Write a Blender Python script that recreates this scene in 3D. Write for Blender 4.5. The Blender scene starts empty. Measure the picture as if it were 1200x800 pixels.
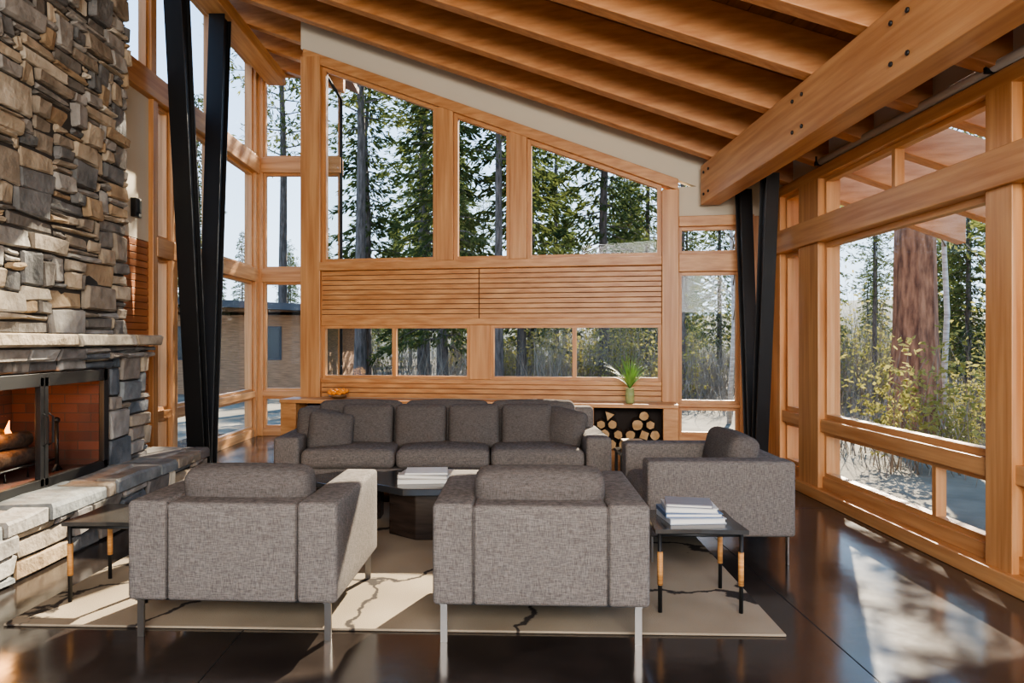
import bpy, bmesh, math, random
from mathutils import Matrix, Vector, Euler
R=random.Random(7)
sc=bpy.context.scene
# ------------------------------------------------------------------ materials
def nt(name):
    m=bpy.data.materials.new(name); m.use_nodes=True
    n=m.node_tree.nodes; l=m.node_tree.links
    return m,n,l,n['Principled BSDF']
def mat(name,c,rough=.6,metal=0.,var=.0,scale=8.,bump=0.,bscale=40.,stretch=(1,1,1),c2=None,emit=None,es=0,spec=None,detail=4):
    m,n,l,p=nt(name)
    p.inputs['Roughness'].default_value=rough; p.inputs['Metallic'].default_value=metal
    if spec is not None: p.inputs['Specular IOR Level'].default_value=spec
    p.inputs['Base Color'].default_value=(*c,1)
    tc=n.new('ShaderNodeTexCoord'); mp=n.new('ShaderNodeMapping'); mp.inputs['Scale'].default_value=stretch
    l.new(tc.outputs['Object'],mp.inputs[0])
    if var>0 or c2:
        nz=n.new('ShaderNodeTexNoise'); nz.inputs['Scale'].default_value=scale; nz.inputs['Detail'].default_value=detail
        l.new(mp.outputs[0],nz.inputs['Vector'])
        cr=n.new('ShaderNodeValToRGB')
        a=c if c2 else tuple(x*(1-var) for x in c); b=c2 if c2 else tuple(min(1,x*(1+var)) for x in c)
        cr.color_ramp.elements[0].color=(*a,1); cr.color_ramp.elements[1].color=(*b,1)
        cr.color_ramp.elements[0].position=.32; cr.color_ramp.elements[1].position=.68
        l.new(nz.outputs['Fac'],cr.inputs[0]); l.new(cr.outputs[0],p.inputs['Base Color'])
    if bump>0:
        nb=n.new('ShaderNodeTexNoise'); nb.inputs['Scale'].default_value=bscale; nb.inputs['Detail'].default_value=5
        l.new(mp.outputs[0],nb.inputs['Vector'])
        bp=n.new('ShaderNodeBump'); bp.inputs['Strength'].default_value=bump; bp.inputs['Distance'].default_value=.02
        l.new(nb.outputs['Fac'],bp.inputs['Height']); l.new(bp.outputs[0],p.inputs['Normal'])
    if emit:
        p.inputs['Emission Color'].default_value=(*emit,1); p.inputs['Emission Strength'].default_value=es
    return m
def wood(name,a,b,ax,rough=.42):
    st={'x':(.7,14,14),'y':(14,.7,14),'z':(14,14,.7)}[ax]
    m=mat(name,a,rough,c2=b,scale=1.6,stretch=st,bump=.08,bscale=4,detail=7)
    return m
WA,WB=(.42,.182,.062),(.61,.32,.135)
wx=wood('fir_wood_x',WA,WB,'x'); wy=wood('fir_wood_y',WA,WB,'y'); wz=wood('fir_wood_z',WA,WB,'z')
raft=wood('fir_rafter',(.43,.178,.060),(.60,.29,.118),'x')
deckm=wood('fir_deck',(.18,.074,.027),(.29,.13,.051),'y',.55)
slatback=mat('slat_shadow_gap',(.16,.063,.022),.8)
plaster=mat('plaster',(.62,.55,.43),.9,bump=.05,bscale=120)
black=mat('black_steel',(.012,.012,.013),.42,.3)
iron=mat('black_iron',(.01,.01,.01),.5)
chrome=mat('brushed_chrome',(.30,.28,.26),.35,1.)
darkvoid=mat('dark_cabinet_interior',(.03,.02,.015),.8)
def glassmat():
    m=bpy.data.materials.new('window_glass'); m.use_nodes=True; n=m.node_tree.nodes; l=m.node_tree.links
    n.clear(); o=n.new('ShaderNodeOutputMaterial'); mx=n.new('ShaderNodeMixShader'); t=n.new('ShaderNodeBsdfTransparent'); g=n.new('ShaderNodeBsdfGlossy')
    g.inputs['Roughness'].default_value=.0; t.inputs['Color'].default_value=(.985,.995,.99,1)
    lw=n.new('ShaderNodeLayerWeight'); lw.inputs['Blend'].default_value=.5
    pw=n.new('ShaderNodeMath'); pw.operation='POWER'; pw.inputs[1].default_value=5; l.new(lw.outputs['Facing'],pw.inputs[0])
    ml=n.new('ShaderNodeMath'); ml.operation='MULTIPLY_ADD'; ml.inputs[1].default_value=.3; ml.inputs[2].default_value=.006
    l.new(pw.outputs[0],ml.inputs[0]); l.new(ml.outputs[0],mx.inputs[0]); l.new(t.outputs[0],mx.inputs[1]); l.new(g.outputs[0],mx.inputs[2]); l.new(mx.outputs[0],o.inputs[0])
    return m
glass=glassmat()
def fabricmat(name,a,b):
    m,n,l,p=nt(name); p.inputs['Roughness'].default_value=.95; p.inputs['Specular IOR Level'].default_value=.1
    tc=n.new('ShaderNodeTexCoord')
    hs=[]
    for st in ((38,38,330),(330,330,38)):
        mp=n.new('ShaderNodeMapping'); mp.inputs['Scale'].default_value=st; l.new(tc.outputs['Object'],mp.inputs[0])
        nz=n.new('ShaderNodeTexNoise'); nz.inputs['Scale'].default_value=1.; nz.inputs['Detail'].default_value=2; l.new(mp.outputs[0],nz.inputs['Vector']); hs.append(nz)
    ad=n.new('ShaderNodeMath'); ad.operation='ADD'; l.new(hs[0].outputs['Fac'],ad.inputs[0]); l.new(hs[1].outputs['Fac'],ad.inputs[1])
    hf=n.new('ShaderNodeMath'); hf.operation='MULTIPLY'; hf.inputs[1].default_value=.5; l.new(ad.outputs[0],hf.inputs[0])
    cr=n.new('ShaderNodeValToRGB'); cr.color_ramp.elements[0].position=.36; cr.color_ramp.elements[1].position=.64
    cr.color_ramp.elements[0].color=(*a,1); cr.color_ramp.elements[1].color=(*b,1); l.new(hf.outputs[0],cr.inputs[0]); l.new(cr.outputs[0],p.inputs['Base Color'])
    bp=n.new('ShaderNodeBump'); bp.inputs['Strength'].default_value=.3; bp.inputs['Distance'].default_value=.003; l.new(hf.outputs[0],bp.inputs['Height']); l.new(bp.outputs[0],p.inputs['Normal'])
    return m
fabric=fabricmat('grey_tweed_fabric',(.094,.083,.076),(.222,.198,.180))
fabric2=fabricmat('dark_grey_tweed_fabric',(.074,.064,.058),(.158,.139,.127))
def floormat():
    m,n,l,p=nt('polished_concrete')
    tc=n.new('ShaderNodeTexCoord'); nz=n.new('ShaderNodeTexNoise'); nz.inputs['Scale'].default_value=1.3; nz.inputs['Detail'].default_value=8; nz.inputs['Roughness'].default_value=.65
    l.new(tc.outputs['Object'],nz.inputs['Vector'])
    cr=n.new('ShaderNodeValToRGB'); cr.color_ramp.elements[0].position=.3; cr.color_ramp.elements[1].position=.72
    cr.color_ramp.elements[0].color=(.014,.011,.010,1); cr.color_ramp.elements[1].color=(.055,.043,.037,1)
    l.new(nz.outputs['Fac'],cr.inputs[0]); l.new(cr.outputs[0],p.inputs['Base Color'])
    r=n.new('ShaderNodeMapRange'); r.inputs['To Min'].default_value=.07; r.inputs['To Max'].default_value=.24
    l.new(nz.outputs['Fac'],r.inputs['Value']); l.new(r.outputs[0],p.inputs['Roughness'])
    p.inputs['Specular IOR Level'].default_value=.9
    n2=n.new('ShaderNodeTexNoise'); n2.inputs['Scale'].default_value=6; l.new(tc.outputs['Object'],n2.inputs['Vector'])
    bp=n.new('ShaderNodeBump'); bp.inputs['Strength'].default_value=.06; bp.inputs['Distance'].default_value=.02; l.new(n2.outputs['Fac'],bp.inputs['Height']); l.new(bp.outputs[0],p.inputs['Normal'])
    return m
floorm=floormat()
def rugmat():
    m,n,l,p=nt('river_pattern_rug'); p.inputs['Roughness'].default_value=1; p.inputs['Specular IOR Level'].default_value=.1
    tc=n.new('ShaderNodeTexCoord'); nz=n.new('ShaderNodeTexNoise'); nz.inputs['Scale'].default_value=2.6; nz.inputs['Detail'].default_value=7
    l.new(tc.outputs['Object'],nz.inputs['Vector'])
    mx=n.new('ShaderNodeMixRGB'); mx.blend_type='LINEAR_LIGHT'; mx.inputs[0].default_value=.30
    l.new(tc.outputs['Object'],mx.inputs[1]); l.new(nz.outputs['Color'],mx.inputs[2])
    vo=n.new('ShaderNodeTexVoronoi'); vo.feature='DISTANCE_TO_EDGE'; vo.inputs['Scale'].default_value=.80; l.new(mx.outputs[0],vo.inputs['Vector'])
    cr=n.new('ShaderNodeValToRGB'); e=cr.color_ramp.elements; e[0].position=.010; e[0].color=(0,0,0,1); e[1].position=.017; e[1].color=(1,1,1,1); l.new(vo.outputs['Distance'],cr.inputs[0])
    n3=n.new('ShaderNodeTexNoise'); n3.inputs['Scale'].default_value=1.4; l.new(tc.outputs['Object'],n3.inputs['Vector'])
    c3=n.new('ShaderNodeValToRGB'); e=c3.color_ramp.elements; e[0].position=.35; e[0].color=(.245,.20,.145,1); e[1].position=.6; e[1].color=(.34,.28,.205,1); l.new(n3.outputs['Fac'],c3.inputs[0])
    m2=n.new('ShaderNodeMixRGB'); l.new(cr.outputs[0],m2.inputs[0]); m2.inputs[1].default_value=(.05,.042,.037,1); l.new(c3.outputs[0],m2.inputs[2]); l.new(m2.outputs[0],p.inputs['Base Color'])
    n4=n.new('ShaderNodeTexNoise'); n4.inputs['Scale'].default_value=160; l.new(tc.outputs['Object'],n4.inputs['Vector'])
    bp=n.new('ShaderNodeBump'); bp.inputs['Strength'].default_value=.5; bp.inputs['Distance'].default_value=.006; l.new(n4.outputs['Fac'],bp.inputs['Height']); l.new(bp.outputs[0],p.inputs['Normal'])
    return m
rugm=rugmat()
def brickmat():
    m,n,l,p=nt('firebox_brick'); p.inputs['Roughness'].default_value=.9
    tc=n.new('ShaderNodeTexCoord')
    sx=n.new('ShaderNodeSeparateXYZ'); cx=n.new('ShaderNodeCombineXYZ'); l.new(tc.outputs['Object'],sx.inputs[0])
    ad=n.new('ShaderNodeMath'); ad.operation='ADD'; l.new(sx.outputs[0],ad.inputs[0]); l.new(sx.outputs[1],ad.inputs[1])
    l.new(ad.outputs[0],cx.inputs[0]); l.new(sx.outputs[2],cx.inputs[1])
    b=n.new('ShaderNodeTexBrick'); b.inputs['Scale'].default_value=1; b.inputs['Brick Width'].default_value=.21; b.inputs['Row Height'].default_value=.075; b.inputs['Mortar Size'].default_value=.004
    b.inputs['Color1'].default_value=(.15,.055,.036,1); b.inputs['Color2'].default_value=(.085,.034,.025,1); b.inputs['Mortar'].default_value=(.06,.042,.034,1)
    l.new(cx.outputs[0],b.inputs['Vector']); l.new(b.outputs['Color'],p.inputs['Base Color'])
    return m
brick=brickmat()
warm=[((.27,.21,.14),(.48,.39,.28)),((.18,.145,.105),(.34,.28,.21)),((.22,.20,.175),(.40,.375,.33)),((.105,.095,.08),(.22,.195,.165)),((.26,.175,.10),(.41,.30,.18)),((.37,.31,.23),(.58,.51,.40)),((.09,.09,.085),(.20,.195,.185))]
cool=[((.12,.13,.135),(.25,.26,.25)),((.065,.075,.083),(.15,.16,.17)),((.16,.135,.11),(.29,.245,.20)),((.21,.19,.165),(.37,.345,.31)),((.095,.088,.08),(.20,.18,.165))]
stW=[mat('fieldstone_warm_%d'%i,a,.85,c2=b,scale=7,bump=1.,bscale=14,detail=9) for i,(a,b) in enumerate(warm)]
stC=[mat('fieldstone_cool_%d'%i,a,.8,c2=b,scale=7,bump=.9,bscale=12,detail=9) for i,(a,b) in enumerate(cool)]
mortar=mat('stone_mortar',(.04,.034,.028),.95)
# ------------------------------------------------------------------ mesh builder
class B:
    def __init__(s,name): s.name=name; s.bm=bmesh.new(); s.m=[]
    def mi(s,m):
        if m not in s.m: s.m.append(m)
        return s.m.index(m)
    def face(s,vs,m,sm=False):
        try: f=s.bm.faces.new(vs)
        except ValueError: return
        f.material_index=s.mi(m); f.smooth=sm
    def rings(s,rs,m,cap=True,sm=False,M=None):
        V=[[s.bm.verts.new(M@Vector(p) if M else Vector(p)) for p in r] for r in rs]
        k=len(V[0])
        for a,b in zip(V,V[1:]):
            for i in range(k): s.face([a[i],a[(i+1)%k],b[(i+1)%k],b[i]],m,sm)
        if cap: s.face(V[0][::-1],m); s.face(V[-1],m)
    def box(s,x0,x1,y0,y1,z0,z1,m,M=None):
        s.rings([[(x0,y0,z0),(x1,y0,z0),(x1,y1,z0),(x0,y1,z0)],[(x0,y0,z1),(x1,y0,z1),(x1,y1,z1),(x0,y1,z1)]],m,M=M)
    def prism(s,poly,y0,y1,m,M=None):
        s.rings([[(x,y0,z) for x,z in poly],[(x,y1,z) for x,z in poly]],m,M=M)
    def tube(s,pts,rad,n,m,sm=True,M=None):
        pts=[Vector(p) for p in pts]; rs=[]
        for i,p in enumerate(pts):
            d=(pts[min(i+1,len(pts)-1)]-pts[max(i-1,0)]).normalized()
            a=d.orthogonal().normalized() if abs(d.z)<.9 else Vector((1,0,0)); a=(a-d*a.dot(d)).normalized(); b=d.cross(a)
            r=rad[i] if isinstance(rad,(list,tuple)) else rad
            rs.append([tuple(p+a*r*math.cos(t*2*math.pi/n)+b*r*math.sin(t*2*math.pi/n)) for t in range(n)])
        s.rings(rs,m,sm=sm,M=M)
    def soft(s,c,size,r,m,puff=(0,0,0),rot=(0,0,0),n=10,wr=0):
        h=Vector(size)/2; r=min(r,min(h)*.98)
        M=Matrix.Translation(c)@Euler(rot).to_matrix().to_4x4()
        cache={}
        def cd(t,hh):
            k=2 if n>=6 else 1
            if t<=k: return -hh+r*t/k
            if t>=n-k: return hh-r*(n-t)/k
            return -hh+r+(2*hh-2*r)*(t-k)/(n-2*k)
        def P(i,j,k):
            key=(i,j,k)
            if key in cache: return cache[key]
            p=Vector((cd(i,h.x),cd(j,h.y),cd(k,h.z))); q=Vector((p.x/h.x,p.y/h.y,p.z/h.z))
            inn=Vector([max(-(h[a]-r),min(h[a]-r,p[a])) for a in range(3)])
            d=p-inn
            if d.length>1e-6: p=inn+d.normalized()*r
            for a in range(3):
                b,c_=[(1,2),(0,2),(0,1)][a]
                w=max(0,1-q[b]**2)*max(0,1-q[c_]**2); p[a]+=puff[a]*w*q[a]
            if wr: p+=Vector([R.uniform(-wr,wr) for _ in range(3)])
            v=s.bm.verts.new(M@p); cache[key]=v; return v
        for a in range(n):
            for b in range(n):
                for e in (0,n):
                    s.face([P(a,b,e),P(a+1,b,e),P(a+1,b+1,e),P(a,b+1,e)],m,True)
                    s.face([P(a,e,b),P(a+1,e,b),P(a+1,e,b+1),P(a,e,b+1)],m,True)
                    s.face([P(e,a,b),P(e,a+1,b),P(e,a+1,b+1),P(e,a,b+1)],m,True)
    def done(s,bevel=0,loc=None,rot=None,recalc=True):
        if recalc: bmesh.ops.recalc_face_normals(s.bm,faces=s.bm.faces)
        me=bpy.data.meshes.new(s.name); s.bm.to_mesh(me); s.bm.free()
        for m in s.m: me.materials.append(m)
        o=bpy.data.objects.new(s.name,me); sc.collection.objects.link(o)
        if bevel:
            b=o.modifiers.new('bevel','BEVEL'); b.width=bevel; b.segments=2; b.limit_method='ANGLE'
        if loc: o.location=loc
        if rot: o.rotation_euler=rot
        return o
TAN=.17; ANG=math.atan(TAN)
MF=Matrix.Translation((0,8.095,0))@Matrix.Rotation(-ANG,4,'Z')
MR=Matrix(((0,1,0,2.97),(1,0,0,0),(0,0,1,0),(0,0,0,1)))
ML=Matrix(((0,-1,0,-3.5),(1,0,0,0),(0,0,1,0),(0,0,0,1)))
MB=Matrix.Translation((0,10.8,0))
nwin=[0]
def window(u0,u1,z0,zt0,zt1,M,w=.035,mull=(),hw=None,d0=.0,d1=.07,fm=None):
    nwin[0]+=1; b=B('window_%d'%nwin[0]); hwood=fm or hw or wx; vw=fm or wz
    zt=lambda u: zt0+(zt1-zt0)*(u-u0)/(u1-u0)
    b.prism([(u0,z0),(u0+w,z0),(u0+w,zt(u0+w)),(u0,zt0)],d0,d1,vw,M)
    b.prism([(u1-w,z0),(u1,z0),(u1,zt1),(u1-w,zt(u1-w))],d0,d1,vw,M)
    b.box(u0+w,u1-w,d0,d1,z0,z0+w,hwood,M)
    b.prism([(u0+w,zt(u0+w)-w),(u1-w,zt(u1-w)-w),(u1-w,zt(u1-w)),(u0+w,zt(u0+w))],d0,d1,hwood,M)
    for c in mull: b.prism([(c-.022,z0+w),(c+.022,z0+w),(c+.022,zt(c)-w),(c-.022,zt(c)-w)],d0,d1,vw,M)
    b.prism([(u0+w*.6,z0+w*.6),(u1-w*.6,z0+w*.6),(u1-w*.6,zt(u1-w*.6)-w*.6),(u0+w*.6,zt(u0+w*.6)-w*.6)],d1-.03,d1-.024,glass,M)
    return b.done()
ntr=[0]
def trim(boxes,M,bev=.006):
    ntr[0]+=1; b=B('trim_%d'%ntr[0])
    for x in boxes:
        if x[0]=='p': b.prism(x[1],x[2],x[3],x[4],M)
        else: b.box(*x[:6],x[6],M)
    return b.done(bev)
def slats(b,u0,u1,z0,z1,d0,d1,m,M,h=.055,joint=None):
    n=max(1,round((z1-z0)/h)); h=(z1-z0)/n
    segs=[(u0,u1)] if joint is None else [(u0,joint-.006),(joint+.006,u1)]
    for i in range(n):
        for a,c in segs: b.box(a,c,d0,d1,z0+i*h,z0+(i+1)*h-.008,m,M)
    b.box(u0,u1,d0+.016,d1+.02,z0,z1,slatback,M)
# ------------------------------------------------------------------ floor / ground
b=B('floor')
b.box(-4.4,3.1,-4,11,-.14,0,floorm); b.done()
ground=mat('forest_ground',(.085,.068,.042),.95,c2=(.21,.175,.12),scale=1.1,bump=.5,bscale=9,detail=9)
gb=B('ground'); N=40
gv=[[gb.bm.verts.new((-70+150*i/N,-30+150*j/N,-.2+R.uniform(-.03,.03))) for j in range(N+1)] for i in range(N+1)]
for i in range(N):
    for j in range(N): gb.face([gv[i][j],gv[i+1][j],gv[i+1][j+1],gv[i][j+1]],ground,True)
gb.done()
# ------------------------------------------------------------------ far wall
GT=lambda u:3.807-.395*u
b=B('wall_far')
slats(b,-2.0,1.86,1.66,2.22,-.012,.05,wx,MF,joint=-.13)
slats(b,-2.0,1.86,.76,.93,-.012,.05,wx,MF)
b.box(-2.2,1.86,.0,.1,0,.76,plaster,MF)
b.prism([(-2.25,GT(-2.25)+.12),(3.05,GT(3.05)+.12),(3.05,GT(3.05)+.62),(-2.25,GT(-2.25)+.62)],.0,.12,plaster,MF)
b.box(1.95,3.05,.0,.12,2.72,3.05,plaster,MF)
b.box(2.66,3.05,.01,.12,0,2.74,wz,MF)
b.box(1.95,2.68,.01,.12,0,.40,wx,MF)
b.done(.002)
trim([(-2.225,-1.985,-.07,.12,0,GT(-2.1)+.06,wz),
      (-.616,-.419,-.05,.10,2.31,GT(-.5)+.03,wz),(.221,.412,-.05,.10,2.31,GT(.3)+.03,wz),
      (1.86,2.036,-.07,.12,0,GT(1.95)-.02,wz)],MF)
trim([(-1.985,1.86,-.09,.12,2.215,2.31,wx),(-1.985,1.86,-.03,.1,1.585,1.66,wx),(-1.985,1.86,-.05,.1,.925,.975,wx),
      (-.235,.0,-.028,.1,.975,1.585,wz),('p',[(-1.985,GT(-1.985)),(1.86,GT(1.86)),(2.03,GT(2.03)),(2.03,GT(2.03)+.12),(-2.2,GT(-2.2)+.12),(-2.2,GT(-2.2))],-.06,.11,wx)],MF)
for a,c in ((-1.985,-.616),(-.419,.221),(.412,1.86)): window(a,c,2.31,GT(a),GT(c),MF,w=.045)
window(-1.985,-.235,.975,1.585,1.585,MF,mull=(-1.12,)); window(.0,1.86,.975,1.585,1.585,MF,mull=(.93,))
window(2.036,2.66,2.33,2.62,2.62,MF); window(2.036,2.66,.74,2.14,2.14,MF); window(2.036,2.66,.40,.70,.70,MF)
trim([(2.036,2.75,-.06,.12,2.14,2.33,wx),(2.036,2.75,-.06,.12,2.62,2.73,wx),(2.036,2.75,-.04,.12,.70,.74,wx),(2.66,2.80,-.06,.12,0,2.73,wz)],MF)
b=B('built_in_cabinet')
D0,D1=-.42,-.07
b.box(-2.3,2.0,D0-.03,D1,.72,.76,wx,MF); 
b.box(-2.3,2.0,D0,D1,0,.28,wx,MF)
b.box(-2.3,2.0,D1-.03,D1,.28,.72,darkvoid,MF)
for a,c in ((-2.3,-2.12),(-1.76,1.15),(1.85,2.0)): b.box(a,c,D0,D1-.03,.28,.72,wx,MF)
b.done(.004)
b=B('firewood_stack'); bark=mat('log_bark',(.06,.035,.02),.9,c2=(.14,.09,.055),scale=20,bump=.6,bscale=30)
endg=mat('log_end_grain',(.38,.22,.095),.8,c2=(.56,.37,.19),scale=12)
rows=[(.335,[1.21,1.33,1.46,1.59,1.72,1.80]),(.44,[1.27,1.40,1.53,1.66,1.78]),(.54,[1.22,1.345,1.60,1.72]),(.635,[1.30,1.66])]
for z,us in rows:
    for u in us:
        r=R.uniform(.050,.066); uu=min(u+R.uniform(-.01,.01),1.79)
        k=R.choice([3,4,6,9,10,11]); ph=R.random()*6
        ring=[(math.cos(ph+i*2*math.pi/k)*r*R.uniform(.88,1.05),math.sin(ph+i*2*math.pi/k)*r*R.uniform(.88,1.05)) for i in range(k)]
        d=D0+R.uniform(.02,.06)
        b.rings([[(uu+x,d,z+y) for x,y in ring],[(uu+x,D1-.04,z+y) for x,y in ring]],bark,M=MF,cap=False)
        b.rings([[(uu+x*.9,d-.001,z+y*.9) for x,y in ring],[(uu+x*.9,d+.002,z+y*.9) for x,y in ring]],endg,M=MF)
b.done()
# ------------------------------------------------------------------ right wall
YP=[(7.3,7.66),(6.45,6.86),(4.05,4.27),(1.85,2.05),(-.35,-.15),(-2.55,-2.35),(-4.0,-3.9)]
trim([(a,c,-.06,.14,0,2.86,wz) for a,c in YP],MR)
trim([(-4,7.6,-.10,.15,2.28,2.50,wy)],MR); trim([(-4,7.6,-.06,.14,2.85,2.95,wy)],MR)
trim([(-4,7.6,-.04,.14,.60,.71,wy),(-4,7.6,-.02,.13,.10,.20,wy),(-4,7.6,-.10,.13,0,.10,wy)],MR)
for (a,_),(_,c) in zip(YP,YP[1:]):
    window(c,a,.71,2.28,2.28,MR,hw=wy,w=.045)
    if abs(a-6.45)<.01: window(c,a,.20,.60,.60,MR,hw=wy,mull=(4.86,)); window(c,a,2.50,2.85,2.85,MR,hw=wy,mull=(5.35,))
    else: window(c,a,.20,.60,.60,MR,hw=wy); window(c,a,2.50,2.85,2.85,MR,hw=wy)
b=B('wall_right'); b.box(-4,7.62,.0,.12,2.95,3.3,plaster,MR); b.done()
b=B('roller_shade'); b.tube([(2.91,2.2,2.985),(2.91,6.4,2.985)],.03,12,mat('shade_fabric',(.55,.53,.48),.7)); 
for y in (2.2,4.2,6.4): b.box(2.86,2.97,y-.01,y+.01,2.95,3.03,black)
b.done()
# ------------------------------------------------------------------ left wall
trim([(7.87,8.0,-.05,.12,0,3.9,wz),(7.42,7.53,-.05,.12,0,3.9,wz),(9.08,9.22,-.04,.12,0,3.9,wz),(10.66,10.8,-.05,.12,0,5.6,wz),(7.40,7.52,-.04,.1,4.13,5.6,wz),(9.08,9.2,-.04,.1,4.13,5.6,wz)],ML)
trim([(6.4,10.8,-.08,.13,3.88,4.13,wy),(7.5,10.8,-.06,.13,2.28,2.48,wy),(7.5,10.8,-.04,.13,.58,.67,wy),(7.5,10.8,-.03,.13,0,.12,wy),(6.4,10.8,-.05,.12,5.5,5.65,wy)],ML)
for a,c in ((7.53,7.87),(8.0,9.08),(9.22,10.66)):
    window(a,c,.67,2.28,2.28,ML,hw=wy); window(a,c,.12,.58,.58,ML,hw=wy); window(a,c,2.48,3.88,3.88,ML,hw=wy)
for a,c in ((6.40,7.40),(7.52,9.08),(9.2,10.66)): window(a,c,4.13,5.5,5.5,ML,hw=wy)
b=B('wall_left'); b.box(6.6,7.43,0,.12,2.42,3.9,plaster,ML)
sid=wood('fir_siding_dark',(.30,.10,.033),(.44,.17,.06),'y'); slats(b,6.62,7.43,0,2.42,0,.06,sid,ML,h=.07); b.done(.002)
b=B('wall_behind_hearth'); b.box(-4,1.1,0,.12,0,5.4,plaster,ML); b.done()
b=B('wall_speaker'); b.box(7.05,7.17,-.05,0,2.62,2.80,iron,ML); b.box(7.06,7.16,-.056,-.05,2.66,2.79,mat('speaker_face',(.03,.03,.03),.3),ML); b.done(.006)
trim([(-3.5,-3.38,-.05,.12,0,5.6,wz)],MB)
trim([(-3.4,-2.22,-.06,.13,3.90,4.13,wx),(-3.4,-2.22,-.06,.13,2.28,2.48,wx),(-3.4,-2.22,-.04,.13,.58,.67,wx),(-3.4,-2.22,-.03,.13,0,.12,wx),(-3.6,-2.22,-.08,.13,5.38,5.6,wx)],MB)
for z0,z1 in ((.12,.58),(.67,2.28),(2.48,3.9),(4.13,5.38)): window(-3.38,-2.24,z0,z1,z1,MB)
MS=Matrix(((0,1,0,-2.24),(1,0,0,0),(0,0,1,0),(0,0,0,1)))
window(8.66,10.78,.0,5.0,5.0,MS,w=.012,fm=black,d1=.04)
b=B('wall_back'); b.box(-4.4,-3.0,-4.1,-4,0,5.5,plaster); b.box(2.6,3.1,-4.1,-4,0,2.95,plaster); b.prism([(-3,2.9),(2.6,2.9),(3.1,2.9),(3.1,3.2),(-3,5.6)],-4.1,-4,plaster); b.box(-3,2.6,-4.1,-4,0,.2,plaster); b.done()
MK=Matrix.Translation((0,-4.05,0)); window(-3,-.2,.2,2.9,2.9,MK,mull=(-1.6,)); window(-.2,2.6,.2,2.9,2.9,MK,mull=(1.2,))  # unseen windows behind the camera, made large to let in sky light
# ------------------------------------------------------------------ roof
ZR=lambda x:4.13-.40*x
b=B('ceiling')
def slab(x0,x1,ya,yb,zo,th,m):
    bot=[(x0,ya(x0),ZR(x0)+zo),(x1,ya(x1),ZR(x1)+zo),(x1,yb(x1),ZR(x1)+zo),(x0,yb(x0),ZR(x0)+zo)]
    b.rings([bot,[(x,y,z+th) for x,y,z in bot]],m)
x=-3.8
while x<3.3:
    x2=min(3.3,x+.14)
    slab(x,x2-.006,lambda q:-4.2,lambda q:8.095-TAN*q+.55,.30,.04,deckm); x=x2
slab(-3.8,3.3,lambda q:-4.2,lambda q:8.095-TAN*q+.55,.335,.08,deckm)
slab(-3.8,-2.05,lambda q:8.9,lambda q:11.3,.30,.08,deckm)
b.done()
b=B('ceiling_rafters')
def rafter(Yc,x0,x1,w=.13,h=.30):
    y=lambda q:Yc-TAN*(q-2.2)
    rs=[]
    for q in (x0,x1):
        rs.append([(q,y(q)-w/2,ZR(q)),(q,y(q)+w/2,ZR(q)),(q,y(q)+w/2,ZR(q)+h),(q,y(q)-w/2,ZR(q)+h)])
    b.rings(rs,raft)
Yc=7.32
while Yc>-4: rafter(Yc,-3.6,4.5); Yc-=.75
for k in range(1,4): rafter(7.32+.75*k+.1,-3.6,-2.1)
b.done(.006)
# ------------------------------------------------------------------ beams
def bolts(b,x,ys,z0,z1,sgn):
    for y in ys:
        for z in (z0+.09,z1-.09):
            for dy in (-.08,.08):
                b.tube([(x,y+dy,z),(x+sgn*.014,y+dy,z)],.016,8,iron,sm=False)
b=B('glulam_beam'); b.box(2.2,2.40,-4,7.60,2.83,3.235,wy); bolts(b,2.2,[7.4,5.2,3.9,2.4,.6],2.83,3.235,-1); b.done(.01)
b=B('glulam_beam'); b.box(-3.28,-3.02,-4,10.7,5.17,5.34,wy); b.done(.01)
def vcol(X,Yb,Yn,Yf,zt,w,th):
    b=B('steel_v_column')
    def blade(y0,y1,wb,wt):
        f=.018
        for sgn in (-1,1):
            a0=y0+sgn*wb/2; a1=y1+sgn*wt/2
            b.rings([[(X-th/2,a0-f/2,0.02),(X+th/2,a0-f/2,0.02),(X+th/2,a0+f/2,0.02),(X-th/2,a0+f/2,0.02)],[(X-th/2,a1-f/2,zt),(X+th/2,a1-f/2,zt),(X+th/2,a1+f/2,zt),(X-th/2,a1+f/2,zt)]],black)
        b.rings([[(X-th*.3,y0-wb/2,0.02),(X+th*.3,y0-wb/2,0.02),(X+th*.3,y0+wb/2,0.02),(X-th*.3,y0+wb/2,0.02)],[(X-th*.3,y1-wt/2,zt),(X+th*.3,y1-wt/2,zt),(X+th*.3,y1+wt/2,zt),(X-th*.3,y1+wt/2,zt)]],black)
    blade(Yb-w*.6,Yn,w,w*1.4); blade(Yb+w*.6,Yf,w,w*1.4)
    b.box(X-.12,X+.12,Yb-.22,Yb+.22,0,.02,black)
    b.done(.003)
vcol(-3.15,7.94,7.24,8.45,5.17,.15,.18)
vcol(2.56,7.0,6.65,7.35,2.93,.10,.12)
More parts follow.
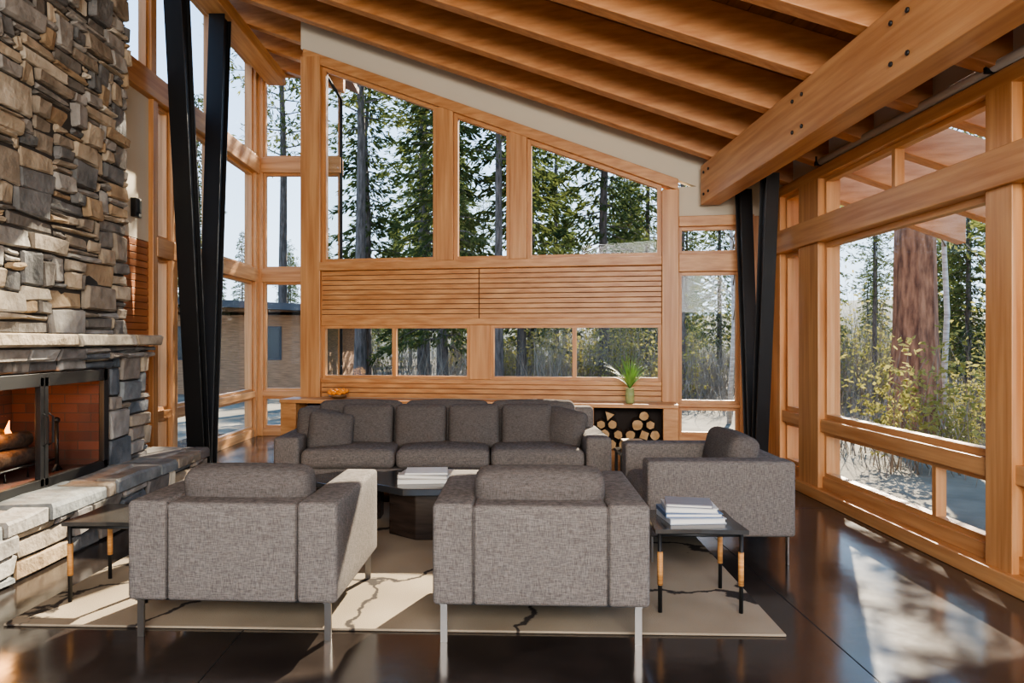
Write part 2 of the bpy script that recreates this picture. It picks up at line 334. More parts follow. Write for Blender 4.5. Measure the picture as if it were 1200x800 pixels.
# ------------------------------------------------------------------ stone fireplace
def stones(b,M,u0,u1,z0,z1,cu,cz,mats,maxw=6,maxh=3,hole=None,depth=.12,prot=.04,minw=2,jit=.008,hw=(5,5,4,3,2)):
    nu=int(round((u1-u0)/cu)); nz=int(round((z1-z0)/cz)); cu=(u1-u0)/nu; cz=(z1-z0)/nz
    occ=[[False]*nz for _ in range(nu)]
    Mi=M.inverted()
    LJ={}
    def lat(i,j):
        if (i,j) not in LJ:
            a=0 if i in(0,nu) else R.uniform(-cu*.3,cu*.3); c=0 if j in(0,nz) else R.uniform(-cz*.28,cz*.28)
            if hole: a*=.3; c*=.3
            LJ[(i,j)]=(u0+i*cu+a,z0+j*cz+c)
        return LJ[(i,j)]
    if hole:
        for i in range(nu):
            for j in range(nz):
                uc=u0+(i+.5)*cu; zc=z0+(j+.5)*cz
                if hole[0]<uc<hole[1] and hole[2]<zc<hole[3]: occ[i][j]=True
    for j in range(nz):
        for i in range(nu):
            if occ[i][j]: continue
            h=R.choices(range(1,maxh+1),weights=hw[:maxh])[0]
            w=R.randint(minw,maxw)
            if h>=3: w=max(minw,min(w,maxw-1))
            w=min(w,nu-i); h=min(h,nz-j)
            k=0
            while k<w and not occ[i+k][j]: k+=1
            w=k
            while h>1 and any(occ[i+a][j+h-1] for a in range(w)): h-=1
            for a in range(w):
                for c in range(h): occ[i+a][j+c]=True
            C=[lat(i,j),lat(i+w,j),lat(i+w,j+h),lat(i,j+h)]
            sw=w*cu; sh=h*cz; gu=.006/sw; gz=.005/sh
            eu=min(.2,.014/sw)+gu; ez=min(.28,.012/sh)+gz
            us=[gu,eu,.5,1-eu,1-gu]; zs=[gz,ez,1-ez,1-gz]
            p=-R.uniform(0,prot); mt=R.choice(mats); g=[]
            tu=R.uniform(-.016,.016); tz=R.uniform(-.012,.012)
            for x,s_ in enumerate(us):
                col=[]
                for y,t_ in enumerate(zs):
                    edge=x in(0,4) or y in(0,3); corner=x in(0,4) and y in(0,3)
                    s2,t2=s_,t_
                    if corner: s2+=(.5-s2)*min(.3,R.uniform(.004,.02)/sw); t2+=(.5-t2)*min(.3,R.uniform(.004,.025)/sh)
                    uu=(C[0][0]*(1-s2)+C[1][0]*s2)*(1-t2)+(C[3][0]*(1-s2)+C[2][0]*s2)*t2
                    zz=(C[0][1]*(1-s2)+C[1][1]*s2)*(1-t2)+(C[3][1]*(1-s2)+C[2][1]*s2)*t2
                    dd=p+(R.uniform(.008,.022) if edge else R.uniform(-.014,.006))+tu*(x-2)/2+tz*(y-1.5)/1.5
                    col.append(b.bm.verts.new(M@Vector((uu+R.uniform(-1,1)*jit*.5,dd,zz+R.uniform(-1,1)*jit*.5))))
                g.append(col)
            for x in range(4):
                for y in range(3): b.face([g[x][y],g[x+1][y],g[x+1][y+1],g[x][y+1]],mt)
            loop=[g[x][0] for x in range(5)]+[g[4][1],g[4][2]]+[g[x][3] for x in range(4,-1,-1)]+[g[0][2],g[0][1]]
            bk=[]
            for v in loop:
                q=Mi@v.co; bk.append(b.bm.verts.new(M@Vector((q.x,depth,q.z))))
            L=len(loop)
            for k in range(L): b.face([loop[k],loop[(k+1)%L],bk[(k+1)%L],bk[k]],mt)
            b.face(bk,mt)
def MLx(x): return Matrix(((0,-1,0,x),(1,0,0,0),(0,0,1,0),(0,0,0,1)))
def MYx(y): return Matrix(((1,0,0,0),(0,-1,0,y),(0,0,1,0),(0,0,0,1)))
MTop=lambda z:Matrix(((0,0,1,0),(1,0,0,0),(0,-1,0,z),(0,0,0,1)))
FX=-3.2
b=B('stone_fireplace')
FY0,FY1,FZ0,FZ1=4.2,5.85,.40,1.15
CT=5.15
stones(b,MLx(FX),2.2,6.36,1.45,CT,.075,.048,stW+stW[:4]+stC[3:4],maxw=7,maxh=5,prot=.05,hw=(7,6,4,3,1))
stones(b,MYx(6.36),-4.0,FX-.08,1.45,CT,.09,.07,stW,maxw=4,maxh=3)
b.box(-4.0,FX-.005,2.2,6.33,1.4,CT,mortar)
LX=-3.12
stones(b,MLx(LX),2.2,6.58,.36,1.36,.085,.058,stC+stC+stW[:2],maxw=5,maxh=4,hole=(FY0-.03,FY1+.03,.3,FZ1+.02))
stones(b,MYx(6.58),-4.0,LX-.08,.0,1.36,.09,.07,stC,maxw=4,maxh=3)
for (y0,y1,z0,z1) in ((2.2,FY0-.05,0,1.36),(FY1+.05,6.55,0,1.36),(FY0-.05,FY1+.05,FZ1+.08,1.36),(FY0-.05,FY1+.05,0,FZ0-.02)): b.box(-4.0,LX-.005,y0,y1,z0,z1,mortar)
stones(b,MLx(-2.98),2.2,6.62,1.36,1.46,.28,.10,stW[:1]+stW[5:6]+stW[2:3],maxw=4,maxh=1,depth=.5,prot=.05)
stones(b,MLx(-3.05),2.2,6.58,1.26,1.36,.16,.05,stC,maxw=3,maxh=2,depth=.3,prot=.03)
HX=-2.75
stones(b,MLx(HX),1.2,6.95,0,.30,.10,.06,stC+stC+stW,maxw=6,maxh=3,prot=.04)
stones(b,MYx(6.95),-3.4,HX-.06,0,.30,.085,.06,stC,maxw=4,maxh=3)
b.box(-3.45,HX-.01,1.2,6.92,0,.305,mortar)
stones(b,MTop(.375),1.15,7.0,-3.45,HX+.05,.17,.20,stC[:1]*2+stC[2:5]+stW[6:7]+stW[1:2],maxw=5,maxh=3,prot=.008,depth=.075)
b.box(-3.98,-3.86,FY0,FY1,FZ0,FZ1+.1,brick); b.box(-3.9,-3.16,FY0-.05,FY0,FZ0,FZ1+.1,brick); b.box(-3.9,-3.16,FY1,FY1+.05,FZ0,FZ1+.1,brick)
b.box(-3.9,-3.16,FY0,FY1,FZ1+.02,FZ1+.08,mortar); b.box(-3.9,-3.16,FY0,FY1,FZ0-.02,FZ0+.01,brick)
b.done()
b=B('fireplace_doors')
xa,xb=-3.13,-3.09
def bar(y0,y1,z0,z1,x0=xa,x1=xb): b.box(x0,x1,y0,y1,z0,z1,iron)
bar(FY0-.02,FY0+.05,FZ0,FZ1+.03);bar(FY1-.05,FY1+.02,FZ0,FZ1+.03);bar(FY0,FY1,FZ1-.06,FZ1+.03);bar(FY0,FY1,FZ0-.02,FZ0+.05)
ym=(FY0+FY1)/2
bar(ym-.045,ym-.005,FZ0,FZ1);bar(ym+.005,ym+.045,FZ0,FZ1)
smoked=mat('door_glass_tint',(.02,.02,.02),.05)
b.box(-3.115,-3.11,FY0+.05,ym-.045,FZ0+.05,FZ1-.06,glass); b.box(-3.115,-3.11,ym+.045,FY1-.05,FZ0+.05,FZ1-.06,glass)
for y in (ym-.03,ym+.03): b.tube([(xb+.01,y,.68),(xb+.04,y,.70),(xb+.04,y,.88),(xb+.01,y,.90)],.008,8,iron)
b.done(.004)
b=B('fire_logs')
fl=mat('charred_log',(.05,.03,.02),.9,c2=(.16,.09,.05),scale=20,bump=.5); 
flame=mat('flame',(1,.4,.05),.5,emit=(1,.30,.05),es=2.5)
for p0,p1,r in (((-3.6,4.6,.56),(-3.55,5.5,.57),.07),((-3.45,4.65,.55),(-3.42,5.45,.56),.06),((-3.55,4.75,.66),(-3.45,5.4,.68),.06),((-3.5,5.0,.74),(-3.6,5.35,.72),.04)):
    b.tube([p0,tuple((a+c)/2+.01 for a,c in zip(p0,p1)),p1],[r,r*1.08,r*.9],10,fl)
for i in range(16):
    y=R.uniform(4.65,5.35); x=R.uniform(-3.6,-3.45); h=R.uniform(.08,.24); w=R.uniform(.015,.035); z=.66
    b.tube([(x,y,z),(x,y+.01,z+h*.25),(x,y-.012,z+h*.6),(x,y+.012,z+h)],[w*.5,w,w*.55,.002],6,flame)
for y in (4.75,5.0,5.25,5.45): b.tube([(-3.35,y,.42),(-3.35,y,.50),(-3.7,y,.50)],.010,6,iron)
for y in (4.55,5.55): b.tube([(-3.32,y,.41),(-3.32,y,.78)],.014,8,iron); b.soft((-3.32,y,.80),(.05,.05,.05),.025,iron,n=4); b.tube([(-3.32,y-.06,.41),(-3.32,y,.47),(-3.32,y+.06,.41)],.01,6,iron)
b.tube([(-3.35,4.5,.50),(-3.35,5.6,.50)],.01,6,iron)
b.done()
# ------------------------------------------------------------------ furniture
def legs(b,xs,ys,z=.19):
    for x in xs:
        for y in ys:
            b.box(x-.016,x+.016,y-.006,y+.006,0,z,chrome); b.box(x-.016,x+.016,y-.026,y+.026,z-.012,z,chrome)
def armchair(loc,rot):
    b=B('armchair')
    b.soft((-.405,0,.415),(.19,.92,.47),.022,fabric,puff=(.003,.0,.004),n=10)
    b.soft((.405,0,.415),(.19,.92,.47),.022,fabric,puff=(.003,.0,.004),n=10)
    b.soft((0,-.36,.412),(.622,.20,.462),.02,fabric,puff=(0,.004,.002))
    b.soft((0,.06,.255),(.62,.76,.15),.02,fabric)
    b.soft((0,.12,.385),(.612,.68,.17),.05,fabric,puff=(0,0,.02))
    b.soft((0,-.20,.60),(.635,.19,.355),.06,fabric2,puff=(.0,.03,.012),rot=(math.radians(10),0,0),n=12)
    for x in (-.309,.309): b.tube([(x,-.459,.20),(x,-.460,.60),(x,-.445,.642)],.004,5,fabric2)
    b.box(-.47,.47,-.43,.43,.175,.19,iron)
    legs(b,(-.45,.45),(-.425,.425))
    return b.done(loc=loc,rot=(0,0,rot))
armchair((-1.19,3.85,.0),math.radians(-3)); armchair((.25,3.79,.0),math.radians(-2.5)); armchair((1.45,5.02,.0),math.radians(89))
b=B('sofa'); W=2.92
b.soft((-W/2+.11,0,.35),(.22,.95,.44),.03,fabric,puff=(.004,0,.006)); b.soft((W/2-.11,0,.35),(.22,.95,.44),.03,fabric,puff=(.004,0,.006))
b.soft((0,.37,.44),(W-.1,.20,.66),.04,fabric,puff=(0,.01,.01),n=12)
b.soft((0,-.03,.215),(W-.43,.86,.17),.02,fabric)
cw=(W-.45)/3
for i in range(3): b.soft((-cw+i*cw,-.08,.38),(cw-.008,.80,.17),.055,fabric,puff=(0,.01,.022))
for i in range(3): b.soft((-.82+i*.82,.22,.62),(.80,.18,.42),.06,fabric2,puff=(0,.03,.02),rot=(math.radians(-10),0,0))
for i,x in enumerate((-.73,-.235,.26,.755)): b.soft((x,.06,.605),(.475,.17,.41),.05,fabric2,puff=(.0,.05,.008),rot=(math.radians(-14),0,R.uniform(-.04,.04)),wr=.0015)
for x,y,a,z in ((-1.17,-.02,.5,.60),(-1.03,-.16,.35,.58),(1.10,-.02,-.75,.60)): b.soft((x,y,z),(.40,.13,.36),.05,fabric2,puff=(0,.05,0),rot=(math.radians(-18),math.radians(8),a),wr=.0015)
b.box(-W/2+.05,W/2-.05,-.42,.42,.115,.13,iron)
legs(b,(-W/2+.08,0,W/2-.08),(-.44,.42),.13)
b.done(loc=(-.415,6.72,0))
b=B('area_rug'); b.box(-1.9,1.9,-1.38,1.38,0,.012,rugm); b.done(.004,loc=(-.45,4.88,.001),rot=(0,0,math.radians(-2)))
stonetop=mat('dark_slate_top',(.03,.028,.026),.16,c2=(.075,.068,.06),scale=4)
cane=mat('cane_wrap',(.45,.20,.06),.6,c2=(.62,.32,.11),scale=3,stretch=(1,1,60),bump=.4,bscale=2)
def side_table(loc,rot,w=.47,d=.44,h=.43):
    b=B('side_table')
    o=[(-w/2,-d/2),(0,-d/2+.012),(w/2,-d/2-.004),(w/2-.01,0),(w/2,d/2),(0,d/2-.012),(-w/2,d/2),(-w/2+.012,0)]
    b.rings([[(x,y,h-.022) for x,y in o],[(x,y,h) for x,y in o]],stonetop)
    for sx in (-1,1):
        b.tube([(sx*(w/2-.035),-d/2+.035,h-.035),(sx*(w/2-.035),d/2-.035,h-.035)],.008,8,iron)
        for sy in (-1,1):
            x=sx*(w/2-.03); y=sy*(d/2-.03)
            b.tube([(x,y,0),(x+sx*.002,y,h-.022)],.0105,10,iron)
            b.tube([(x,y,.14),(x,y,.31)],.0145,12,cane)
    for sy in (-1,1): b.tube([(-w/2+.035,sy*(d/2-.035),h-.035),(w/2-.035,sy*(d/2-.035),h-.035)],.008,8,iron)
    return b.done(loc=loc,rot=(0,0,rot))
side_table((1.08,3.90,.014),math.radians(-2)); side_table((-2.03,4.05,.014),math.radians(-2))
b=B('end_table'); lt=mat('pale_wood_block',(.55,.36,.18),.5,var=.2,scale=6)
b.box(-.16,.16,-.16,.16,.40,.43,stonetop)
for x in (-.14,.14):
    for y in (-.14,.14): b.box(x-.012,x+.012,y-.012,y+.012,0,.40,iron)
b.box(-.13,.13,-.13,.13,.12,.14,iron); b.done(.002,loc=(1.29,6.5,0))
b=B('wooden_box'); b.box(-.09,.09,-.1,.1,0,.07,lt); b.box(-.095,.095,-.105,.105,.072,.09,lt); b.done(.004,loc=(1.27,6.48,.43))
ctw=mat('ebonized_wood',(.018,.013,.011),.25,c2=(.045,.032,.026),scale=3,stretch=(1,1,8))
ctt=mat('dark_lacquer_top',(.03,.032,.036),.1,spec=.7)
def hexring(cx,cy,r,z,n=8,ph=.39): return [(cx+r*math.cos(ph+i*2*math.pi/n),cy+r*math.sin(ph+i*2*math.pi/n)*.82,z) for i in range(n)]
b=B('coffee_table')
b.rings([hexring(0,0,.38,0),hexring(0,0,.38,.335)],ctw); b.rings([hexring(0,0,.56,.335),hexring(0,0,.56,.385)],ctt)
b.done(.006,loc=(-.38,5.35,.014))
b=B('coffee_table'); b.rings([hexring(0,0,.24,0),hexring(0,0,.24,.27)],ctw); b.rings([hexring(0,0,.38,.27),hexring(0,0,.38,.31)],ctt)
b.done(.006,loc=(-1.08,5.75,.014))
paper=mat('book_pages',(.75,.72,.66),.8)
def books(name,loc,specs,rot=0):
    b=B(name); z=0
    for i,(w,d,h,c,a) in enumerate(specs):
        cm=mat('book_cover_%s_%d'%(name,i),c,.45)
        M=Matrix.Translation((R.uniform(-.01,.01),R.uniform(-.01,.01),z))@Matrix.Rotation(a,4,'Z')
        b.box(-w/2,w/2,-d/2,d/2,0,.004,cm,M); b.box(-w/2,w/2,-d/2,d/2,h-.004,h,cm,M); b.box(-w/2,-w/2+.004,-d/2,d/2,.004,h-.004,cm,M)
        b.box(-w/2+.006,w/2-.006,-d/2+.006,d/2-.006,.004,h-.004,paper,M); z+=h+.0005
    b.done(loc=loc,rot=(0,0,rot))
books('book_stack',(-.47,5.25,.40),[(.40,.30,.03,(.7,.68,.62),.1),(.36,.28,.025,(.45,.42,.38),-.15),(.30,.24,.012,(.75,.74,.70),.05)])
books('book_stack',(1.07,3.92,.445),[(.30,.24,.028,(.55,.58,.62),.08),(.30,.23,.022,(.10,.17,.30),.0),(.27,.21,.026,(.62,.62,.60),-.1),(.24,.19,.018,(.22,.22,.24),-.2)])
leafm=mat('leaf_green',(.10,.22,.04),.5,c2=(.25,.40,.10),scale=8)
b=B('potted_plant'); vg=mat('vase_glass_green',(.28,.33,.14),.15)
prof=[(.035,0),(.045,.01),(.047,.10),(.04,.15),(.044,.16)]
b.rings([[(r*math.cos(t*math.pi/8),r*math.sin(t*math.pi/8),z) for t in range(16)] for r,z in prof],vg,sm=True)
for i in range(90):
    a=R.random()*6.28; L=R.uniform(.22,.50); o=R.uniform(.2,1.5); w=R.uniform(.006,.011)
    pts=[]
    for k in range(7):
        t=k/6; rr=o*L*.62*t**1.1; zz=.15+L*t*(1.05-.42*o*t)
        pts.append(Vector((rr*math.cos(a),rr*math.sin(a)*.5,zz)))
    sd=Vector((-math.sin(a),math.cos(a),0))
    vs=[(b.bm.verts.new(p+sd*w*(1-k/6.3)),b.bm.verts.new(p-sd*w*(1-k/6.3))) for k,p in enumerate(pts)]
    for q,r_ in zip(vs,vs[1:]): b.face([q[0],q[1],r_[1],r_[0]],leafm,True)
b.done(loc=(1.44,7.50,.76),recalc=False)
b=B('flower_bowl'); og=mat('orange_petals',(.85,.28,.02),.6); bw=mat('bowl_ceramic',(.2,.12,.06),.4)
b.rings([[(r*math.cos(t*math.pi/8),r*math.sin(t*math.pi/8),z) for t in range(16)] for r,z in [(.04,0),(.09,.02),(.11,.045)]],bw,sm=True)
for i in range(30):
    a=R.random()*6.28; r=R.uniform(0,.10); b.soft((r*math.cos(a),r*math.sin(a),.05+R.uniform(0,.045)),(.045,.045,.03),.014,og,n=3,rot=(R.random(),R.random(),0))
b.done(loc=(-1.72,8.17,.76))
b=B('floor_joints'); jm=mat('saw_cut',(.006,.005,.004),.7)
for y in (2.45,6.1): b.box(-2.7,2.86,y-.003,y+.003,.0,.0008,jm)
for x in (-1.2,1.6): b.box(x-.003,x+.003,-4,7.4,.0,.0009,jm)
b.done()
# ------------------------------------------------------------------ exterior
def leafy(name,c1,c2):
    m=bpy.data.materials.new(name); m.use_nodes=True; n=m.node_tree.nodes; l=m.node_tree.links; n.clear()
    o=n.new('ShaderNodeOutputMaterial'); mx=n.new('ShaderNodeMixShader'); d=n.new('ShaderNodeBsdfDiffuse'); t=n.new('ShaderNodeBsdfTranslucent'); mx.inputs[0].default_value=.42
    tc=n.new('ShaderNodeTexCoord'); nz=n.new('ShaderNodeTexNoise'); nz.inputs['Scale'].default_value=1.2; nz.inputs['Detail'].default_value=4; l.new(tc.outputs['Object'],nz.inputs['Vector'])
    cr=n.new('ShaderNodeValToRGB'); cr.color_ramp.elements[0].position=.35; cr.color_ramp.elements[1].position=.65; cr.color_ramp.elements[0].color=(*c1,1); cr.color_ramp.elements[1].color=(*c2,1)
    l.new(nz.outputs['Fac'],cr.inputs[0]); l.new(cr.outputs[0],d.inputs[0]); l.new(cr.outputs[0],t.inputs[0]); l.new(d.outputs[0],mx.inputs[1]); l.new(t.outputs[0],mx.inputs[2]); l.new(mx.outputs[0],o.inputs[0]); return m
fir=leafy('fir_needles',(.036,.054,.022),(.125,.145,.05)); pin=leafy('pine_needles',(.08,.10,.032),(.23,.23,.075))
tbark=mat('grey_bark',(.05,.04,.032),.95,c2=(.15,.12,.10),scale=6,stretch=(3,3,.6)); rbark=mat('ponderosa_bark',(.10,.04,.022),.95,c2=(.36,.17,.09),scale=5,stretch=(3,3,.7),bump=.9,bscale=6)
twig=mat('bare_twigs',(.11,.09,.066),.95,c2=(.29,.24,.18),scale=3); yl=leafy('willow_leaves',(.22,.21,.06),(.38,.33,.11))
def tree_mesh(name,seed,H,Rd,base,nb,needles,barkm,tr,droop=.35,clump=False,sz=.30):
    r=random.Random(seed); V=[];F=[];MI=[]
    k=8; rings=9
    bx=[r.uniform(-.12,.12)*i/rings for i in range(rings+1)]
    for i in range(rings+1):
        t=i/rings; rad=tr*(1-t)**.85+.015
        if i==0: rad*=1.25
        for a in range(k): V.append((bx[i]+rad*math.cos(a*2*math.pi/k),rad*math.sin(a*2*math.pi/k),t*H-.1))
    for i in range(rings):
        for a in range(k): F.append((i*k+a,i*k+(a+1)%k,(i+1)*k+(a+1)%k,(i+1)*k+a)); MI.append(0)
    def tri(p,d,w):
        sdv=Vector((r.uniform(-1,1),r.uniform(-1,1),r.uniform(-1,1))).cross(d)
        if sdv.length<1e-4: return
        sdv.normalize(); n=len(V); V.extend([tuple(p-sdv*w*.5),tuple(p+d*.55-sdv*w),tuple(p+d),tuple(p+d*.5+sdv*w)]); F.append((n,n+1,n+2,n+3)); MI.append(1)
    for i in range(nb):
        t=base+(1-base)*((i+r.random())/nb); z=t*H
        env=((1-t)/(1-base))
        L=Rd*(env**.75 if not clump else min(1,env*1.6)**.6*(.6+.4*min(1,(t-base)*6)))*r.uniform(.55,1.1)+.15
        a=i*2.4+r.uniform(-.5,.5); up=r.uniform(-.1,.25) if not clump else r.uniform(0,.5)
        dr=Vector((math.cos(a),math.sin(a),0)); 
        def pos(q): return Vector((0,0,z))+dr*q+Vector((0,0,up*q-droop*q*q/max(L,.5)))
        n=len(V); p0=pos(0);pm=pos(L*.5);p1=pos(L*.95); wv=Vector((0,0,.02+.006*L))
        V.extend([tuple(p0-wv),tuple(p0+wv),tuple(pm+wv*.6),tuple(pm-wv*.6),tuple(p1)]); F.append((n,n+1,n+2,n+3)); MI.append(0); F.append((n+3,n+2,n+4)); MI.append(0)
        q=.12*L if not clump else .35*L; lat=Vector((-dr.y,dr.x,0))
        while q<L:
            wd=.42*L*(1-q/L)**.6*(.3+.7*min(1,q/L*2))+.08
            for s_ in range(4 if not clump else 6):
                o=r.uniform(-1,1); p=pos(q)+lat*o*wd+Vector((0,0,r.uniform(-.12,.05)-.15*abs(o)*wd))
                if clump: p+=Vector((r.uniform(-.2,.2),r.uniform(-.2,.2),r.uniform(-.15,.25)))
                dd=(dr*r.uniform(.3,1)+lat*(o*1.0+r.uniform(-.3,.3))+Vector((0,0,r.uniform(-.7,.15) if not clump else r.uniform(-.4,.9))))
                dd=dd.normalized()*sz*r.uniform(.6,1.15); tri(p,dd,sz*.11); 
                tri(p,dd*.8+Vector((r.uniform(-.1,.1),r.uniform(-.1,.1),-.08)),sz*.10)
            q+=.12
    me=bpy.data.meshes.new(name); me.from_pydata(V,[],F); me.materials.append(barkm); me.materials.append(needles)
    me.polygons.foreach_set('material_index',MI); return me
T=[tree_mesh('fir_a',1,15,2.1,.10,120,fir,tbark,.15),tree_mesh('fir_b',2,18,2.3,.16,125,fir,tbark,.18,droop=.45),tree_mesh('fir_c',3,13,1.5,.30,80,fir,tbark,.12),
   tree_mesh('pine_a',4,17,2.2,.45,60,pin,tbark,.16,clump=True,droop=.1,sz=.26),tree_mesh('pine_b',5,14,1.5,.40,50,fir,tbark,.11,clump=True,droop=.1,sz=.24),
   tree_mesh('pine_big',6,16,3.2,.21,80,pin,rbark,.33,clump=True,droop=.35,sz=.24)]
nm=['fir_tree','fir_tree','fir_tree','pine_tree','pine_tree','ponderosa_pine_tree']
def put(k,x,y,s=1.,rz=None,parent=None):
    o=bpy.data.objects.new(nm[k],T[k]); sc.collection.objects.link(o); o.location=(x,y,-.2); o.scale=(s,s,s*R.uniform(.92,1.08)); o.rotation_euler=(0,0,R.random()*6.28 if rz is None else rz)
    if parent: o.parent=parent
    return o
put(5,6.55,11.2,1.0,.4)
put(1,3.2,20.5,.80); put(0,1.4,25,1.); put(0,-1.3,19.5,.95); put(3,-3.6,20,1.0); put(4,-2.2,23,1.1)
put(4,.2,17.5,.95); put(3,-6.6,23,.95); put(2,-8.9,22,.7); put(2,.9,21,1.15); put(0,5.2,24,.75); put(2,-4.4,26,1.1); put(4,4.9,18.5,.7); put(1,-2.6,29,1.)
fe=bpy.data.objects.new('conifer_forest',None); sc.collection.objects.link(fe)
cnt=0
while cnt<76:
    y=R.uniform(31,62); x=R.uniform(-.75*y,.95*y)
    k=R.choices([0,1,2,3,4],weights=[3,3,3,2,2])[0]; s=R.uniform(.7,1.02)
    if x<-.13*y: s*=.62
    if x>.20*y: s*=.65
    put(k,x,y,s,parent=fe); cnt+=1
for x,y,k,s in ((9,17,4,.5),(12.5,19,0,.45),(9.5,22,2,.55),(14.5,22,4,.6),(16,18,3,.5),(17,27,0,.6),(12,28,3,.6),(13.5,14.5,2,.5),(18,14,0,.5),(21,20,1,.5),(11,24,0,.5),(8.2,26,1,.55),(15,25,1,.5),(19,23,0,.6)): put(k,x,y,s,parent=fe)
def bush_mesh(name,seed,H,n,leaf=0):
    r=random.Random(seed); V=[];F=[];MI=[]
    for i in range(n):
        a=r.random()*6.28; p=Vector((r.gauss(0,.35),r.gauss(0,.35),0)); d=Vector((math.cos(a)*r.uniform(.05,.5),math.sin(a)*r.uniform(.05,.5),1)); L=H*r.uniform(.35,1); w=r.uniform(.005,.012)
        for s_ in range(4):
            q=p+d*L/4+Vector((r.uniform(-.07,.07),r.uniform(-.07,.07),0)); m_=len(V)
            sv=Vector((math.cos(a+1.57),math.sin(a+1.57),0))*w*(1-s_/4.5)
            V.extend([tuple(p-sv),tuple(p+sv),tuple(q+sv*.8),tuple(q-sv*.8)]); F.append((m_,m_+1,m_+2,m_+3)); MI.append(0)
            for z_ in range(2):
                e=q+Vector((r.uniform(-.3,.3),r.uniform(-.3,.3),r.uniform(.05,.35))); m_=len(V); V.extend([tuple(q-sv*.4),tuple(q+sv*.4),tuple(e)]); F.append((m_,m_+1,m_+2)); MI.append(0)
                for c in range(leaf):
                    f=q.lerp(e,r.random()); u=Vector((r.uniform(-1,1),r.uniform(-1,1),r.uniform(-1,1))).normalized()*.05; v=Vector((r.uniform(-1,1),r.uniform(-1,1),r.uniform(-1,1))).normalized()*.03
                    m_=len(V); V.extend([tuple(f-u),tuple(f+v),tuple(f+u),tuple(f-v)]); F.append((m_,m_+1,m_+2,m_+3)); MI.append(1)
            p=q
    me=bpy.data.meshes.new(name); me.from_pydata(V,[],F); me.materials.append(twig); me.materials.append(yl); me.polygons.foreach_set('material_index',MI); return me
BM=[bush_mesh('bush_a',1,2.6,80),bush_mesh('bush_b',2,1.8,70),bush_mesh('bush_c',3,3.2,70,1),bush_mesh('bush_d',4,2.2,60,3)]
be=bpy.data.objects.new('undergrowth_shrubs',None); sc.collection.objects.link(be)
def bput(k,x,y,s):
    o=bpy.data.objects.new('shrub',BM[k]); sc.collection.objects.link(o); o.location=(x,y,-.2); o.scale=(s*1.3,s*1.3,s); o.rotation_euler=(0,0,R.random()*6.28); o.parent=be
for i in range(340):
    y=R.uniform(16,46); x=R.uniform(-.6*y,.95*y); 
    if x<-2 and y<31: continue
    bput(R.choices([0,1,2,3],weights=[4,3,3,1])[0],x,y,R.uniform(.6,1.1))
for i in range(26): bput(R.choice([0,1,2,3]),R.uniform(7.5,19),R.uniform(12,22),R.uniform(.45,.9))
for i in range(14): bput(R.choice([1,3]),R.uniform(5,10),R.uniform(8.5,13),R.uniform(.25,.45))
bput(3,5.3,8.9,.75); bput(3,7.8,10.2,.9); bput(0,5.0,10.5,.7); bput(3,9.5,12,1.0)
bm_=mat('birch_bark',(.60,.57,.52),.8,c2=(.28,.25,.22),scale=6,stretch=(1,1,5))
for x,y in ((7.2,11.6),(9.0,13.2),(4.6,14)):
    b=B('birch_tree')
    b.tube([(0,0,-.1),(.1,0,2),(.05,.1,4.5),(.2,0,7)],[.05,.042,.03,.01],8,bm_)
    for i in range(16):
        z=R.uniform(1.8,6.5); a=R.random()*6.28; L=R.uniform(.5,1.3); b.tube([(.08,0,z),(.08+L*.5*math.cos(a),L*.5*math.sin(a),z+L*.5),(.08+L*math.cos(a),L*math.sin(a),z+L*.8)],[.014,.009,.003],4,twig)
    b.done(loc=(x,y,-.15))
b=B('distant_hill'); hm=mat('hill_forest',(.05,.06,.045),.95,c2=(.16,.145,.105),scale=.35,detail=9,bump=1,bscale=1)
HV=[[b.bm.verts.new((-90+200*i/60,64+j*7,-.3+(5.0+1.5*math.sin(i*.35)+R.uniform(-.5,.5))*min(1,j/3.))) for j in range(6)] for i in range(61)]
for i in range(60):
    for j in range(5): b.face([HV[i][j],HV[i+1][j],HV[i+1][j+1],HV[i][j+1]],hm,True)
b.done(recalc=False)
b=B('neighbour_building'); nw=mat('weathered_siding',(.30,.16,.08),.8,var=.3,scale=3,stretch=(1,1,12)); rf=mat('dark_roof',(.05,.05,.055),.6); ng=mat('dark_glazing',(.02,.022,.025),.25)
b.box(-17,-5.2,22,30,-.2,2.3,nw); b.rings([[(-17.6,21.2,2.9),(-4.4,21.2,2.25),(-4.4,31,2.25),(-17.6,31,2.9)],[(-17.6,21.2,3.1),(-4.4,21.2,2.45),(-4.4,31,2.45),(-17.6,31,3.1)]],rf)
b.rings([[(-17,22,2.2),(-5.2,22,2.2),(-5.2,30,2.2),(-17,30,2.2)],[(-17,22,2.95),(-5.2,22,2.35),(-5.2,30,2.35),(-17,30,2.95)]],nw)
for x in (-9.6,-7.2): b.box(x,x+.8,21.96,22,.9,1.8,ng); b.box(x-.06,x+.86,21.98,22.0,.84,1.86,rf)
b.done()
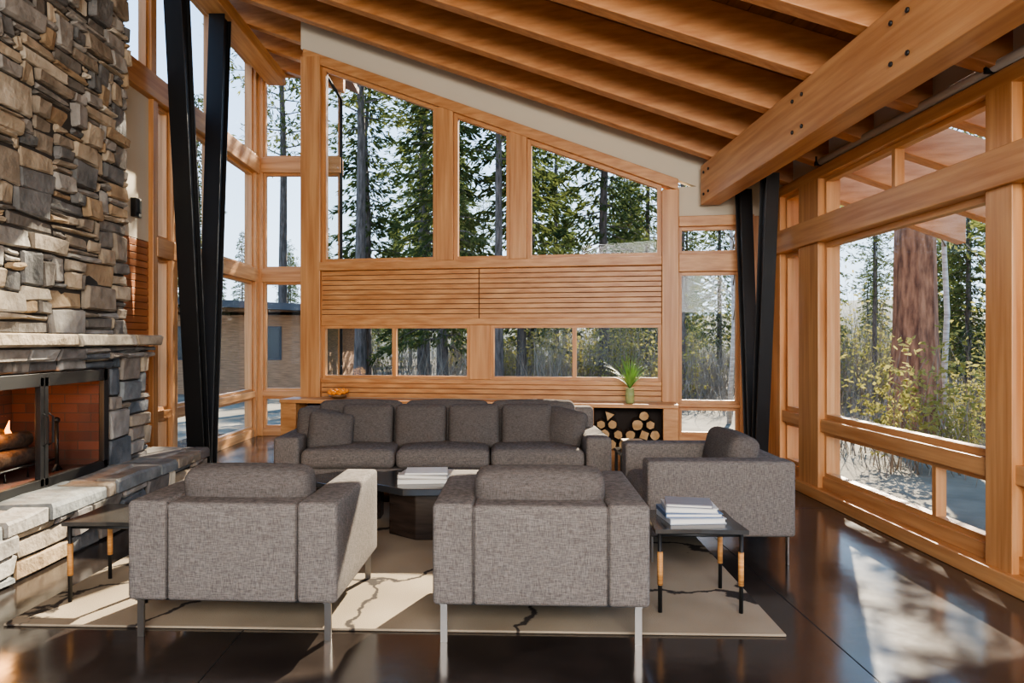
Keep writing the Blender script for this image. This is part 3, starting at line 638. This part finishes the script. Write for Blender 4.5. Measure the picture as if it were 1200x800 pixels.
# ------------------------------------------------------------------ light
w=bpy.data.worlds.new('sky'); sc.world=w; w.use_nodes=True; n=w.node_tree.nodes; l=w.node_tree.links
bg=n['Background']; tc=n.new('ShaderNodeTexCoord'); sx=n.new('ShaderNodeSeparateXYZ'); l.new(tc.outputs['Generated'],sx.inputs[0])
cr=n.new('ShaderNodeValToRGB'); cr.color_ramp.elements[0].position=0; cr.color_ramp.elements[0].color=(.72,.86,1,1); cr.color_ramp.elements[1].position=.6; cr.color_ramp.elements[1].color=(.24,.48,.93,1)
l.new(sx.outputs['Z'],cr.inputs[0]); l.new(cr.outputs[0],bg.inputs['Color']); bg.inputs['Strength'].default_value=1.25
def light(name,typ,loc,e,col=(1,1,1),target=None,dirv=None,**k):
    d=bpy.data.lights.new(name,typ); d.energy=e; d.color=col
    for a,v in k.items(): setattr(d,a,v)
    o=bpy.data.objects.new(name,d); sc.collection.objects.link(o); o.location=loc
    if target: dirv=Vector(target)-Vector(loc)
    if dirv: o.rotation_euler=Vector(dirv).to_track_quat('-Z','Y').to_euler()
    return o
el=math.radians(31); az=Vector((.40,.917)).normalized()
sund=Vector((az.x*math.cos(el),az.y*math.cos(el),math.sin(el)))
light('sun','SUN',(10,20,20),9.5,(1,.87,.69),dirv=-sund,angle=.009)
light('interior_fill_light','AREA',(.5,-2.6,3.0),270,(1,.95,.89),target=(-.3,6,2.2),shape='RECTANGLE',size=3.6,size_y=1.8)  # added fill area light behind the camera, brightens the interior
light('firelight','POINT',(-3.45,5.0,.85),7,(1,.45,.15),shadow_soft_size=.12)
# ------------------------------------------------------------------ camera
cd=bpy.data.cameras.new('camera'); co=bpy.data.objects.new('camera',cd); sc.collection.objects.link(co)
co.location=(0,0,1.4); co.rotation_euler=(math.radians(90),0,0); cd.lens=25.5; cd.sensor_width=36; cd.shift_x=25/1200; cd.clip_end=400; cd.clip_start=.05
sc.camera=co
sc.view_settings.view_transform='AgX'; sc.view_settings.look='AgX - Medium High Contrast'; sc.view_settings.exposure=1.28
